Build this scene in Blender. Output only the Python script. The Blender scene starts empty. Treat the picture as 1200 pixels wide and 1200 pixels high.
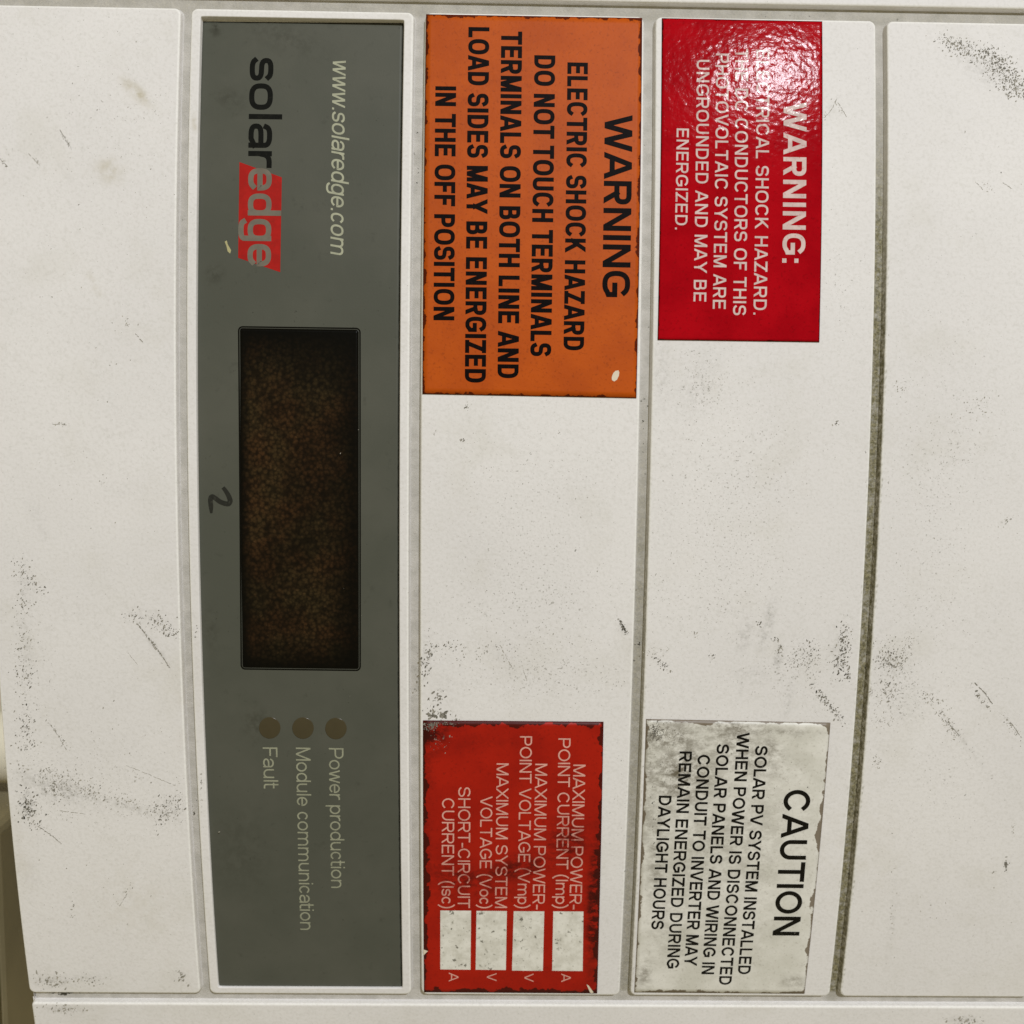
import bpy, math, random
import numpy as np
from mathutils import Matrix, Vector

random.seed(7)
rng = np.random.default_rng(7)
scene = bpy.context.scene
COL = scene.collection

# ------------------------------------------------------------------ frame
# The unit hangs upright on a wall: its height is world Z, its width runs along
# world -X and its front faces world -Y.  Plans below are written in millimetres:
# u = up the unit, v = across the unit (right to left), w = out of the front.
def W(u, v, w):
    return (-v / 1000.0, -w / 1000.0, u / 1000.0)

M3 = Matrix(((0, -1, 0), (0, 0, -1), (1, 0, 0)))      # uvw -> world

# ------------------------------------------------------------------ camera
F_PX = 0.963 * 1200
RX, RY, RZ = -0.1000, -0.0126, 0.0126
CAM = np.array([-2.158, -114.91, 285.91])
BOW, MID = 54.81e-5, -150.0                            # bowed front: w = -BOW (v-MID)^2

def rot(rx, ry, rz):
    cx, sx, cy, sy, cz, sz = (math.cos(rx), math.sin(rx), math.cos(ry), math.sin(ry), math.cos(rz), math.sin(rz))
    return (np.array([[cz, -sz, 0], [sz, cz, 0], [0, 0, 1]]) @ np.array([[cy, 0, sy], [0, 1, 0], [-sy, 0, cy]])
            @ np.array([[1, 0, 0], [0, cx, -sx], [0, sx, cx]]))
ROT = rot(RX, RY, RZ)

def front(v):
    return -BOW * (np.asarray(v, float) - MID) ** 2

def at(px, py, h=0.0):
    """Where on the bowed front (raised by h mm) a measured spot of the photograph lies."""
    px, py = np.asarray(px, float), np.asarray(py, float)
    d = np.stack([(px - 600) / F_PX, -(py - 600) / F_PX, -np.ones_like(px)], -1) @ ROT.T
    t = (CAM[2]) / -d[..., 2]
    for _ in range(12):
        v = CAM[1] + t * d[..., 1]
        t = (front(v) + h - CAM[2]) / d[..., 2]
    return CAM[0] + t * d[..., 0], CAM[1] + t * d[..., 1]

cam_d = bpy.data.cameras.new("camera")
cam_d.sensor_width = 36.0
cam_d.lens = 0.963 * 36.0
cam_d.clip_start, cam_d.clip_end = 0.01, 50
cam_d.dof.use_dof = True
cam_d.dof.focus_distance = 0.284
cam_d.dof.aperture_fstop = 14
cam = bpy.data.objects.new("camera", cam_d)
COL.objects.link(cam)
R3 = M3 @ Matrix([list(r) for r in ROT])
mw = R3.to_4x4()
mw.translation = Vector(W(*CAM))
cam.matrix_world = mw
scene.camera = cam

# ------------------------------------------------------------------ light
world = bpy.data.worlds.new("World")
scene.world = world
world.use_nodes = True
bg = world.node_tree.nodes["Background"]
bg.inputs[0].default_value = (1.0, 0.86, 0.50, 1)
bg.inputs[1].default_value = 0.31

def area(name, uvw, aim, size, watts, colour):
    l = bpy.data.lights.new(name, "AREA")
    l.shape = "DISK"; l.size = size; l.energy = watts; l.color = colour
    o = bpy.data.objects.new(name, l)
    COL.objects.link(o)
    o.location = W(*uvw)
    d = Vector(W(*aim)) - Vector(W(*uvw))
    o.rotation_euler = d.to_track_quat("-Z", "Y").to_euler()
    return o
# the lamp whose mirror image lies on the upper red label
ug, vg = at(908, 88)
pg = np.array([float(ug), float(vg), float(front(vg))])
n = np.array([0.0, 2 * BOW * (vg - MID), 1.0]); n /= np.linalg.norm(n)
di = pg - CAM; di /= np.linalg.norm(di)
refl = di - 2 * di.dot(n) * n
lamp_pos = pg + refl * 3400
area("ceiling_lamp", lamp_pos, (0, -150, 0), 0.20, 86.0, (0.955, 0.98, 1.05))

scene.view_settings.view_transform = "Standard"
scene.view_settings.look = "None"
scene.view_settings.exposure = 0.0
scene.view_settings.gamma = 1.0

# ------------------------------------------------------------------ materials
def lin(r, g, b):
    f = lambda c: (c / 255 / 12.92) if c / 255 <= 0.04045 else ((c / 255 + 0.055) / 1.055) ** 2.4
    return (f(r), f(g), f(b), 1)

class NT:
    def __init__(s, name):
        s.m = bpy.data.materials.new(name); s.m.use_nodes = True
        s.t = s.m.node_tree; s.b = s.t.nodes["Principled BSDF"]
        s.co = s.t.nodes.new("ShaderNodeTexCoord")
        s.x = s.co.outputs["Object"]
    def link(s, a, b): s.t.links.new(a, b)
    def inp(s, sock, v):
        if hasattr(v, "is_output"): s.link(v, sock)
        else: sock.default_value = v
    def scaled(s, sc, rz=0.0):
        n_ = s.t.nodes.new("ShaderNodeMapping")
        s.link(s.x, n_.inputs[0]); n_.inputs["Scale"].default_value = sc if hasattr(sc, "__len__") else (sc,) * 3
        n_.inputs["Rotation"].default_value = (0, rz, 0)
        return n_.outputs[0]
    def noise(s, scale, detail=3, rough=0.55, vec=None):
        n_ = s.t.nodes.new("ShaderNodeTexNoise")
        s.link(vec or s.x, n_.inputs["Vector"])
        n_.inputs["Scale"].default_value = scale; n_.inputs["Detail"].default_value = detail
        n_.inputs["Roughness"].default_value = rough
        return n_.outputs["Fac"]
    def voro(s, scale, feature="F1", out="Distance", rnd=1.0, vec=None):
        n_ = s.t.nodes.new("ShaderNodeTexVoronoi"); n_.feature = feature
        s.link(vec or s.x, n_.inputs["Vector"]); n_.inputs["Scale"].default_value = scale
        n_.inputs["Randomness"].default_value = rnd
        return n_.outputs[out]
    def math(s, op, a, b=0.0, clamp=False):
        n_ = s.t.nodes.new("ShaderNodeMath"); n_.operation = op; n_.use_clamp = clamp
        s.inp(n_.inputs[0], a); s.inp(n_.inputs[1], b)
        return n_.outputs[0]
    def ramp(s, f, lo, hi, a=0.0, b=1.0):
        n_ = s.t.nodes.new("ShaderNodeMapRange"); n_.interpolation_type = "SMOOTHSTEP"
        s.inp(n_.inputs[0], f)
        for i, v in enumerate((lo, hi, a, b)): s.inp(n_.inputs[1 + i], v)
        return n_.outputs[0]
    def mix(s, f, a, b):
        n_ = s.t.nodes.new("ShaderNodeMix"); n_.data_type = "RGBA"
        s.inp(n_.inputs[0], f); s.inp(n_.inputs[6], a); s.inp(n_.inputs[7], b)
        return n_.outputs[2]
    def attr(s, name, out="Fac"):
        n_ = s.t.nodes.new("ShaderNodeAttribute"); n_.attribute_name = name
        return n_.outputs[out]
    def uv(s):
        n_ = s.t.nodes.new("ShaderNodeSeparateXYZ"); s.link(s.co.outputs["UV"], n_.inputs[0])
        return n_.outputs[0], n_.outputs[1]
    def bump(s, h, dist, strength=1.0, normal=None):
        n_ = s.t.nodes.new("ShaderNodeBump")
        n_.inputs["Strength"].default_value = strength; n_.inputs["Distance"].default_value = dist
        s.link(h, n_.inputs["Height"])
        if normal: s.link(normal, n_.inputs["Normal"])
        return n_.outputs[0]
    def out(s, colour, rough, spec=0.5, normal=None, coat=None):
        s.inp(s.b.inputs["Base Color"], colour); s.inp(s.b.inputs["Roughness"], rough)
        s.inp(s.b.inputs["Specular IOR Level"], spec)
        if normal: s.link(normal, s.b.inputs["Normal"])
        if coat is not None:
            s.b.inputs["Coat Weight"].default_value = coat[0]; s.b.inputs["Coat Roughness"].default_value = coat[1]
        return s.m

def paint_material():
    k = NT("white_powder_coat")
    base = k.mix(k.ramp(k.noise(14, 4), 0.35, 0.65), (0.785, 0.772, 0.772, 1), (0.825, 0.812, 0.810, 1))
    base = k.mix(k.math("MULTIPLY", k.ramp(k.noise(45, 5, 0.6), 0.5, 0.75), 0.22), base, (0.60, 0.58, 0.50, 1))
    # fine ingrained specks, more of them where the 'grime' attribute is high
    g = k.attr("grime")
    sp = k.noise(1500, 2, 0.6)
    cut = k.math("SUBTRACT", 0.705, k.math("MULTIPLY", g, 0.17))
    mk = k.ramp(sp, cut, k.math("ADD", cut, 0.07))
    base = k.mix(k.math("MULTIPLY", mk, 0.55), base, (0.20, 0.185, 0.15, 1))
    dirt = k.attr("dirt")
    dm = k.math("MULTIPLY", k.math("MULTIPLY", dirt, 0.72), k.ramp(k.noise(750, 5, 0.7), 0.36, 0.70), clamp=True)
    base = k.mix(dm, base, (0.17, 0.165, 0.14, 1))
    st = k.attr("stain")
    base = k.mix(k.math("MULTIPLY", st, k.ramp(k.noise(260, 4), 0.3, 0.7), clamp=True), base, (0.42, 0.36, 0.20, 1))
    mo = k.math("MULTIPLY", k.attr("moss"), k.ramp(k.noise(700, 4, .7), .25, .6), clamp=True)
    base = k.mix(mo, base, k.mix(k.ramp(k.noise(1500, 3, 0.7), 0.35, 0.7), (0.12, 0.115, 0.065, 1), (0.32, 0.30, 0.19, 1)))
    base = k.mix(k.math("MULTIPLY", k.attr("rim"), 0.85), base, (0.93, 0.925, 0.90, 1))  # edge highlight lines painted into the coat as a lighter tone
    grain = k.noise(1150, 3, 0.6)
    base = k.mix(k.math("MULTIPLY", k.ramp(grain, 0.42, 0.78), 0.22), base, (0.45, 0.44, 0.39, 1))
    nb = k.bump(k.noise(800, 3, 0.55), 0.00012, 0.6)
    nb = k.bump(k.noise(120, 3, 0.5), 0.0004, 0.12, nb)
    return k.out(base, 0.62, 0.3, nb)

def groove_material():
    k = NT("grey_groove_paint")
    base = k.mix(k.ramp(k.noise(300, 4), 0.3, 0.7), (0.47, 0.455, 0.42, 1), (0.58, 0.56, 0.525, 1))  # base tone darker than the panel paint
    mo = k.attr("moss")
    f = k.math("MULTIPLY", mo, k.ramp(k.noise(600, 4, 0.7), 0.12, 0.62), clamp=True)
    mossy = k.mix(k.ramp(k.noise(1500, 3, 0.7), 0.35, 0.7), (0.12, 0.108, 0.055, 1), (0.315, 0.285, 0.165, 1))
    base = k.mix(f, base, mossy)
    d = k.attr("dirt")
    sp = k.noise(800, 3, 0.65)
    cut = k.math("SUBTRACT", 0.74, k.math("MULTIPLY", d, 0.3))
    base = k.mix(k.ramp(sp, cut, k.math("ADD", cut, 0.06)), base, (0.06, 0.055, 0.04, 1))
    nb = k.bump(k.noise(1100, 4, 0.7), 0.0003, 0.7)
    return k.out(base, 0.7, 0.3, nb)

def edge_distance(k, w, h):
    a, b = k.uv()
    e = k.math("MINIMUM", k.math("MINIMUM", a, k.math("SUBTRACT", w, a)), k.math("MINIMUM", b, k.math("SUBTRACT", h, b)))
    return e                                              # millimetres

def sticker_bump(k, kind):
    if kind == "leather":
        v = k.voro(620, "SMOOTH_F1"); n2 = k.noise(420, 3, 0.55)
        return k.bump(k.math("ADD", k.math("MULTIPLY", v, 0.6), n2), 0.000072, 0.85)
    if kind == "grain":
        return k.bump(k.noise(700, 3, 0.6), 0.00009, 0.5)
    return k.bump(k.noise(160, 4, 0.6), 0.0003, 0.35)

def sticker_material(name, w, h, face, face2, edge, kind, ew, rough=0.3, spec=0.5, stain_colour=None, crust=180, wide=0.0):
    k = NT(name)
    c = k.mix(k.ramp(k.noise(60, 5, 0.65), 0.35, 0.68), face, face2)
    c = k.mix(k.math("MULTIPLY", k.ramp(k.noise(1300, 2), 0.55, 0.75), 0.25), c, edge)
    e = edge_distance(k, w, h)
    if stain_colour:
        st = k.attr("stain")
        f = k.math("MULTIPLY", st, k.ramp(k.noise(1, 6, 0.78, k.scaled((420, 420, 260), 0.7)), 0.34, 0.64), clamp=True)
        c = k.mix(f, c, stain_colour)
    nz = k.noise(crust, 4, 0.6)
    lim = k.math("MULTIPLY", k.math("SUBTRACT", nz, 0.42 - wide), ew * 6)
    f = k.ramp(k.math("SUBTRACT", lim, e), -0.12, 0.12)
    rim = k.ramp(e, 0.05, 0.4, 1.0, 0.0)
    c = k.mix(k.math("MAXIMUM", k.math("MULTIPLY", f, 0.9), k.math("MULTIPLY", rim, 0.75)), c, edge)
    return k.out(c, rough, spec, sticker_bump(k, kind))

def print_material(name, colour, kind=None, rough=0.35, wear=None, wear_amt=0.0, spec=0.5):
    k = NT(name)
    c = k.mix(k.ramp(k.noise(350, 3), 0.35, 0.65), colour, tuple(x * 0.85 for x in colour[:3]) + (1,))
    if wear:
        c = k.mix(k.math("MULTIPLY", k.ramp(k.noise(900, 4, 0.7), 0.55, 0.68), wear_amt), c, wear)
        st = k.attr("stain")
        c = k.mix(k.math("MULTIPLY", st, k.ramp(k.noise(330, 5, 0.75), 0.30, 0.68), clamp=True), c, wear)
    return k.out(c, rough, spec, sticker_bump(k, kind) if kind else None)

def plain(name, colour, rough=0.5, spec=0.5, var=0.15, scale=200, bump=0.0):
    k = NT(name)
    c = k.mix(k.noise(scale, 4), tuple(x * (1 - var) for x in colour[:3]) + (1,), tuple(min(1, x * (1 + var)) for x in colour[:3]) + (1,))
    return k.out(c, rough, spec, k.bump(k.noise(scale * 3, 3), 0.0003, bump) if bump else None)

PAINT = paint_material()
GROOVE = groove_material()

# ------------------------------------------------------------------ mesh helpers
def smooth(me):
    me.polygons.foreach_set("use_smooth", [True] * len(me.polygons))

def link(name, me, mat, parent=None, shade=True):
    if shade: smooth(me)
    me.materials.append(mat)
    o = bpy.data.objects.new(name, me)
    COL.objects.link(o)
    if parent is not None:
        o.parent = parent
        root = parent
        while root.parent: root = root.parent
        if parent is root or True:
            loc = Vector((0, 0, 0)); p = parent
            while p is not None:
                loc += p.location; p = p.parent
            o.location = -loc if loc.length else (0, 0, 0)
    return o

def thing(name, label, cat, uvw=(0, 0, 0)):
    o = bpy.data.objects.new(name, None)
    COL.objects.link(o)
    o.location = W(*uvw); o.empty_display_size = 0.02
    o["label"] = label; o["category"] = cat
    return o

def mesh(name, verts, faces):
    me = bpy.data.meshes.new(name)
    me.from_pydata([tuple(v) for v in verts], [], [tuple(int(i) for i in f) for f in faces])
    me.update()
    return me

def grid_faces(nu, nv):
    i = np.arange(nu - 1)[:, None] * nv + np.arange(nv - 1)[None, :]
    return np.stack([i, i + nv, i + nv + 1, i + 1], -1).reshape(-1, 4)

def lines(lo, hi, marks, step):
    """Sorted grid lines: the given marks plus an even fill."""
    m = sorted(set(round(x, 4) for x in marks if lo <= x <= hi) | {lo, hi})
    out = [m[0]]
    for b in m[1:]:
        a = out[-1]
        if b - a < 0.012: continue
        k = int(math.ceil((b - a) / step))
        out += [a + (b - a) * j / k for j in range(1, k + 1)]
    return np.array(out)

EDGE = [-0.5, -0.45, -0.25, 0.0, 0.03, 0.09, 0.18, 0.3, 0.45, 0.62, 0.85, 1.15, 1.5, 1.9]

def sdf(u, v, u0, u1, v0, v1, r):
    cu, cv = (u0 + u1) / 2, (v0 + v1) / 2
    qx = np.abs(u - cu) - ((u1 - u0) / 2 - r); qy = np.abs(v - cv) - ((v1 - v0) / 2 - r)
    return -(np.minimum(np.maximum(qx, qy), 0) + np.hypot(np.maximum(qx, 0), np.maximum(qy, 0)) - r)

def edge_profile(d, r=0.62, deep=-2.6):
    hh = np.where(d >= r, 0.0, -r + np.sqrt(np.maximum(r * r - (r - np.clip(d, 0, r)) ** 2, 0)))
    return np.where(d < 0, np.maximum(-r + d / 0.45 * 2.2, deep), hh)

# soft marks on the paint: (x, y, half length, half width, angle deg, amount), read off the photograph
DIRT = [(70, 925, 60, 14, 17, .75), (33, 945, 9, 22, 0, .8), (150, 945, 60, 7, 17, .45), (198, 950, 18, 16, 20, .45), (30, 690, 12, 24, 0, .28), (30, 760, 10, 45, 0, .25),
        (60, 1150, 26, 9, 4, .55), (100, 1146, 24, 6, 0, .38), (212, 1146, 10, 10, 0, .35), (75, 1182, 24, 6, 0, .5), (182, 758, 4, 26, -35, .55), (175, 722, 25, 10, 18, .25),
        (820, 450, 26, 60, 25, .22), (775, 440, 14, 60, 0, .3), (900, 730, 7, 34, 12, .75), (873, 745, 9, 26, 12, .5), (912, 772, 5, 18, 8, .75), (880, 790, 26, 12, 12, .3), (982, 765, 12, 32, 0, .3), (942, 770, 14, 18, 0, .22),
        (1045, 780, 20, 16, 0, .4), (1150, 80, 40, 18, 33, .35), (1130, 870, 60, 3, 50, .35), (1060, 830, 26, 30, 30, .18), (925, 815, 6, 22, 8, .35), (500, 775, 10, 30, 0, .35), (590, 770, 12, 26, -35, .18),
        (1132, 1196, 22, 7, 0, .6), (1046, 1080, 5, 50, 0, .22), (75, 200, 4, 16, -30, .2), (240, 1146, 10, 8, 0, .15), (730, 738, 4, 9, -25, .8), (38, 1025, 12, 20, 0, .22),
        (140, 575, 30, 12, -20, .14), (330, 1163, 40, 3, 0, .2), (40, 600, 8, 14, -20, .22), (52, 625, 5, 18, -30, .22), (975, 130, 6, 14, 25, .2), (870, 800, 4, 22, 10, .3), (923, 827, 5, 16, 8, .45),
        (690, 600, 60, 80, 20, .10), (560, 640, 60, 60, 0, .10), (780, 600, 20, 120, 0, .13), (520, 800, 30, 40, 0, .15), (1100, 520, 70, 90, 0, .06)]
STAIN = [(160, 108, 24, 7, 42, .85), (128, 200, 17, 15, 0, .6), (110, 333, 4, 16, -30, .55), (20, 1000, 20, 60, 0, .2), (150, 1060, 60, 60, 0, .15), (1000, 1000, 60, 90, 0, .12), (228, 145, 4, 12, 0, .6), (220, 820, 30, 80, 0, .12)]
GRIME = [(620, 660, 130, 190, 0, .55), (860, 620, 110, 200, 0, .62), (1100, 600, 80, 260, 0, .5), (1100, 900, 90, 120, 0, .35), (640, 790, 120, 50, 0, .7), (820, 450, 60, 70, 0, .6), (930, 790, 70, 50, 0, .6),
         (1045, 810, 50, 60, 0, .8), (100, 920, 120, 80, 15, .45), (180, 130, 50, 40, 0, .4), (120, 150, 110, 110, 0, .25), (980, 330, 40, 90, 0, .4), (40, 780, 30, 130, 0, .5), (730, 940, 16, 140, 0, .3)]

def marks(uu, vv, table):
    f = np.zeros_like(uu)
    for (x, y, a, b, ang, amt) in table:
        cu, cv = at(x, y)
        eu, ev = at(x + 10, y); s = max(abs(float(eu - cu)) / 10, 0.1)
        t = math.radians(-ang)
        du, dv = (uu - float(cu)) / s, (vv - float(cv)) / s
        p = du * math.cos(t) + dv * math.sin(t); q = -du * math.sin(t) + dv * math.cos(t)
        f = np.maximum(f, amt * np.exp(-((p / a) ** 2 + (q / b) ** 2) * 1.4))
    return f

def float_attr(me, name, vals):
    a = me.attributes.new(name, "FLOAT", "POINT"); a.data.foreach_set("value", np.asarray(vals, np.float32).ravel())

def heightfield(name, gu, gv, hfun, mat, parent, attrs=True):
    U, V = np.meshgrid(gu, gv, indexing="ij")
    H = hfun(U, V)
    w = front(V) + H
    co = np.stack([-V, -w, U], -1).reshape(-1, 3) / 1000.0
    me = mesh(name, co, grid_faces(len(gu), len(gv)))
    if attrs:
        float_attr(me, "dirt", marks(U, V, DIRT)); float_attr(me, "stain", marks(U, V, STAIN)); float_attr(me, "grime", marks(U, V, GRIME))
    return link(name, me, mat, parent), U, V

# ------------------------------------------------------------------ the inverter
inv = thing("solar_inverter", "white wall-mounted solar inverter with grooved bowed front, grey display plate and scuffed paint", "inverter", (-150, -150, -120))

PANELS = [(-149.3, -95.2), (-92.25, -28.2), (-24.9, 38.4), (41.75, 105.95), (109.2, 171.5)]
V_TOP, V_BOT = 0.0, -300.0
REC = (-89.45, -31.0, -297.6, -2.35)                # recess for the plate: u0 u1 v0 v1

for i, (u0, u1) in enumerate(PANELS):
    mu = [u0 + e for e in EDGE] + [u1 - e for e in EDGE]
    mv = [V_BOT + e for e in EDGE] + [V_TOP - e for e in EDGE]
    if i == 1:
        for x, sgn in ((REC[0], 1), (REC[1], -1)): mu += [x + sgn * e for e in (-.6, -.4, -.25, -.12, 0, .06, .12, .3)]
        for x, sgn in ((REC[2], 1), (REC[3], -1)): mv += [x + sgn * e for e in (-.6, -.4, -.25, -.12, 0, .06, .12, .3)]
    gu = lines(u0 - .5, u1 + .5, mu, 0.9); gv = lines(V_BOT - .5, V_TOP + .5, mv, 0.9)
    def hf(U, V, u0=u0, u1=u1, i=i):
        h = edge_profile(sdf(U, V, u0, u1, V_BOT, V_TOP, 1.9))
        if i == 1:
            d = sdf(U, V, REC[0], REC[1], REC[2], REC[3], 0.6)       # >0 inside the recess
            rec = np.where(d > 0, np.maximum(-0.25 - d / 0.12 * 1.9, -2.15), np.where(d > -0.25, -0.25 * ((d + 0.25) / 0.25) ** 2, 0.0))
            h = np.minimum(h, rec)
        return h
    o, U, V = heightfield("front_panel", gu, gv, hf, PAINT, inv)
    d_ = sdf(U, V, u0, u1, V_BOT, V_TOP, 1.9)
    float_attr(o.data, "rim", np.clip(1 - np.abs(d_ - .34) / .36, 0, 1))  # band along the rounded edge where the highlight is painted in
    rag = .25 + .25 * np.sin(V * 2.3) * np.sin(V * 5.1 + 1) + .2 * np.sin(V * 11.0)
    mo = np.zeros_like(U)
    for (edge_u, amt, lo) in ((109.2, 1.0, -30), (105.95, .55, -60), (41.75, .6, -110), (38.4, .3, -110), (-28.2, .12, 0), (-95.2, .15, 0)):
        if abs(u0 - edge_u) < .1 or abs(u1 - edge_u) < .1:
            near = np.abs(U - edge_u) < 3
            mo = np.maximum(mo, np.where(near, np.clip(1 - (d_ - rag) / .25, 0, 1) * amt * np.clip((lo - V) / 60, .15, 1), 0))
    float_attr(o.data, "moss", mo)
    if i == 1: o["label"] = "narrow white rim panel recessed around the grey display plate"

# end strips beyond the cross grooves
V_END0, V_END1 = float(at(600, 1172.5, -2.2)[1]), float(at(800, 4.0, -0.4)[1])
print("END", V_END0, V_END1)
for k, (v0, v1) in enumerate(((-332.0, V_END0), (V_END1, 32.0))):
    mu = [-149.3 + e for e in EDGE] + [171.5 - e for e in EDGE]
    mv = [v0 + e for e in EDGE] + [v1 - e for e in EDGE]
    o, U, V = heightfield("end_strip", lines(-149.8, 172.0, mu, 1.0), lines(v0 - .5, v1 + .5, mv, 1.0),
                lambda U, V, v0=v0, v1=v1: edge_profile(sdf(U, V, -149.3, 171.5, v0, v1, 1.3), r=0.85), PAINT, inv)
    d_ = sdf(U, V, -149.3, 171.5, v0, v1, 1.3); float_attr(o.data, "rim", np.clip(1 - np.abs(d_ - .35) / .6, 0, 1))  # same painted highlight band, wider on the end strips

# the groove floor, one sheet under the panels
gm = []
for (a, b) in PANELS: gm += [a + .3, a, a - .4, b - .3, b, b + .4]
gu = lines(-148.6, 171.0, gm + list(np.arange(-148, 171, 0.8)), 0.8)
gv = lines(-331.0, 31.0, list(np.arange(-331, 31, 1.0)) + [-300.6, -300.2, -301, -301.5, 0.5, 1, 2, 3, 3.6], 1.0)
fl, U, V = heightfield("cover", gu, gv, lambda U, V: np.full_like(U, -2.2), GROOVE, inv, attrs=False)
moss = np.zeros_like(U)
for (c, s, lo) in ((-93.7, .10, 0), (-26.5, .08, 0), (40.1, .55, -100), (107.6, 1.05, -12)):
    vert = np.clip((lo - V) / 50.0, 0.12, 1) if lo else 1.0
    moss = np.maximum(moss, np.exp(-((U - c) / 1.9) ** 4) * s * vert)
side = np.exp(-((U - 108.9) / 0.55) ** 2) * np.clip((-60 - V) / 60, 0, 1) * 0.65
moss = np.where((V < -299.4), moss * .25, moss)
moss = np.where(V > -1, np.maximum(moss * .2, 0.30), moss)
dirt = marks(U, V, [(72, 1168, 26, 5, 0, 1.3), (130, 1168, 40, 4, 0, .5), (216, 200, 6, 120, 0, .42), (487, 190, 6, 120, 0, .45), (748, 760, 9, 90, 0, .5), (757, 500, 8, 160, 0, .45), (35, 12, 50, 5, 0, .7), (160, 10, 40, 5, 0, .5),
                    (940, 16, 200, 6, 0, .38), (210, 1130, 8, 60, 0, .4), (224, 960, 6, 60, 0, .5)])
dirt = np.maximum(dirt, side * 0.95)
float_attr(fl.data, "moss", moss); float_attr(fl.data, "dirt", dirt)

# housing behind the cover
def box_mesh(name, u0, u1, v0, v1, w0, w1, bev=2.0):
    import bmesh
    bm = bmesh.new()
    vs = [bm.verts.new(W(u, v, w)) for u in (u0, u1) for v in (v0, v1) for w in (w0, w1)]
    for f in ((0, 1, 3, 2), (4, 6, 7, 5), (0, 4, 5, 1), (2, 3, 7, 6), (0, 2, 6, 4), (1, 5, 7, 3)): bm.faces.new([vs[j] for j in f])
    bmesh.ops.recalc_face_normals(bm, faces=bm.faces)
    if bev: bmesh.ops.bevel(bm, geom=list(bm.edges), offset=bev / 1000, segments=3, affect="EDGES", profile=0.5)
    me = bpy.data.meshes.new(name); bm.to_mesh(me); bm.free()
    return me
HOUSE = plain("white_housing_paint", (0.68, 0.65, 0.60, 1), 0.55, 0.35, 0.06, 60, 0.2)
def skirt():
    """Side walls of the cover, following the bow of the front down to the housing."""
    vv = np.linspace(-331.5, 31.5, 60); verts, faces = [], []
    ring = [(-149.0, v) for v in vv] + [(u, 31.5) for u in np.linspace(-149, 171.2, 40)[1:]] + [(171.2, v) for v in vv[::-1][1:]] + [(u, -331.5) for u in np.linspace(171.2, -149, 40)[1:-1]]
    for (u, v) in ring:
        verts += [W(u, v, float(front(v)) - 1.7), W(u, v, -62.0)]
    nn = len(ring)
    for j in range(nn):
        a, b = 2 * j, 2 * ((j + 1) % nn); faces.append((a, b, b + 1, a + 1))
    return mesh("cover_side", verts, faces)
link("cover_side", skirt(), HOUSE, inv, shade=False)
link("housing", box_mesh("housing", -146, 168, -328, 28, -122, -61, 3), HOUSE, inv, shade=False)

# ------------------------------------------------------------------ display plate
def plate_h(v):                                            # it sits deeper at the top of the picture than at the foot
    return -1.75 + (np.asarray(v) / -300.0) * 0.95

def poly_slab(name, loop_px, h, thick, mat, parent, nu=24, nv=40, hfun=None):
    """A thin sheet with its four measured corners laid on the bowed front (TL TR BR BL of the photograph)."""
    c = [np.array(at(x, y, h)) for (x, y) in loop_px]
    s, t = np.linspace(0, 1, nu), np.linspace(0, 1, nv)
    S, T = np.meshgrid(s, t, indexing="ij")
    P = ((1 - S) * (1 - T))[..., None] * c[0] + (S * (1 - T))[..., None] * c[1] + (S * T)[..., None] * c[2] + ((1 - S) * T)[..., None] * c[3]
    return P, np.linalg.norm(c[1] - c[0]), np.linalg.norm(c[3] - c[0])

def sheet(name, P, h, thick, mat, parent, size, attrs=None, warp=None):
    nu, nv = P.shape[:2]
    U, V = P[..., 0], P[..., 1]
    hh = (h(V) if callable(h) else h) + (warp(U, V) if warp is not None else 0)
    top = np.stack([-V, -(front(V) + hh), U], -1).reshape(-1, 3) / 1000
    bot = np.stack([-V, -(front(V) + hh - thick), U], -1).reshape(-1, 3) / 1000
    idx = lambda i, j: i * nv + j
    ring = [idx(i, 0) for i in range(nu)] + [idx(nu - 1, j) for j in range(1, nv)] + [idx(i, nv - 1) for i in range(nu - 2, -1, -1)] + [idx(0, j) for j in range(nv - 2, 0, -1)]
    verts = np.concatenate([top, bot[ring]])
    f = [tuple(q[::-1]) for q in grid_faces(nu, nv)]
    N, K = nu * nv, len(ring)
    for a in range(K):
        b = (a + 1) % K
        f.append((ring[a], ring[b], N + b, N + a))
    me = mesh(name, verts, f)
    me.polygons.foreach_set("use_smooth", [True] * (N and len(grid_faces(nu, nv))) + [False] * K)
    uvl = me.uv_layers.new(name="UVMap")
    su = np.tile(np.linspace(0, size[0], nu)[:, None], (1, nv)).ravel(); tv = np.tile(np.linspace(0, size[1], nv)[None, :], (nu, 1)).ravel()
    su = np.concatenate([su, su[ring]]); tv = np.concatenate([tv, tv[ring]])
    li = np.empty(len(me.loops), np.int32); me.loops.foreach_get("vertex_index", li)
    uvl.data.foreach_set("uv", np.stack([su[li], tv[li]], -1).astype(np.float32).ravel())
    if attrs:
        for nm, tb in attrs.items():
            a = marks(U, V, tb).ravel(); float_attr(me, nm, np.concatenate([a, a[ring]]))
    return link(name, me, mat, parent, shade=False)

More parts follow.
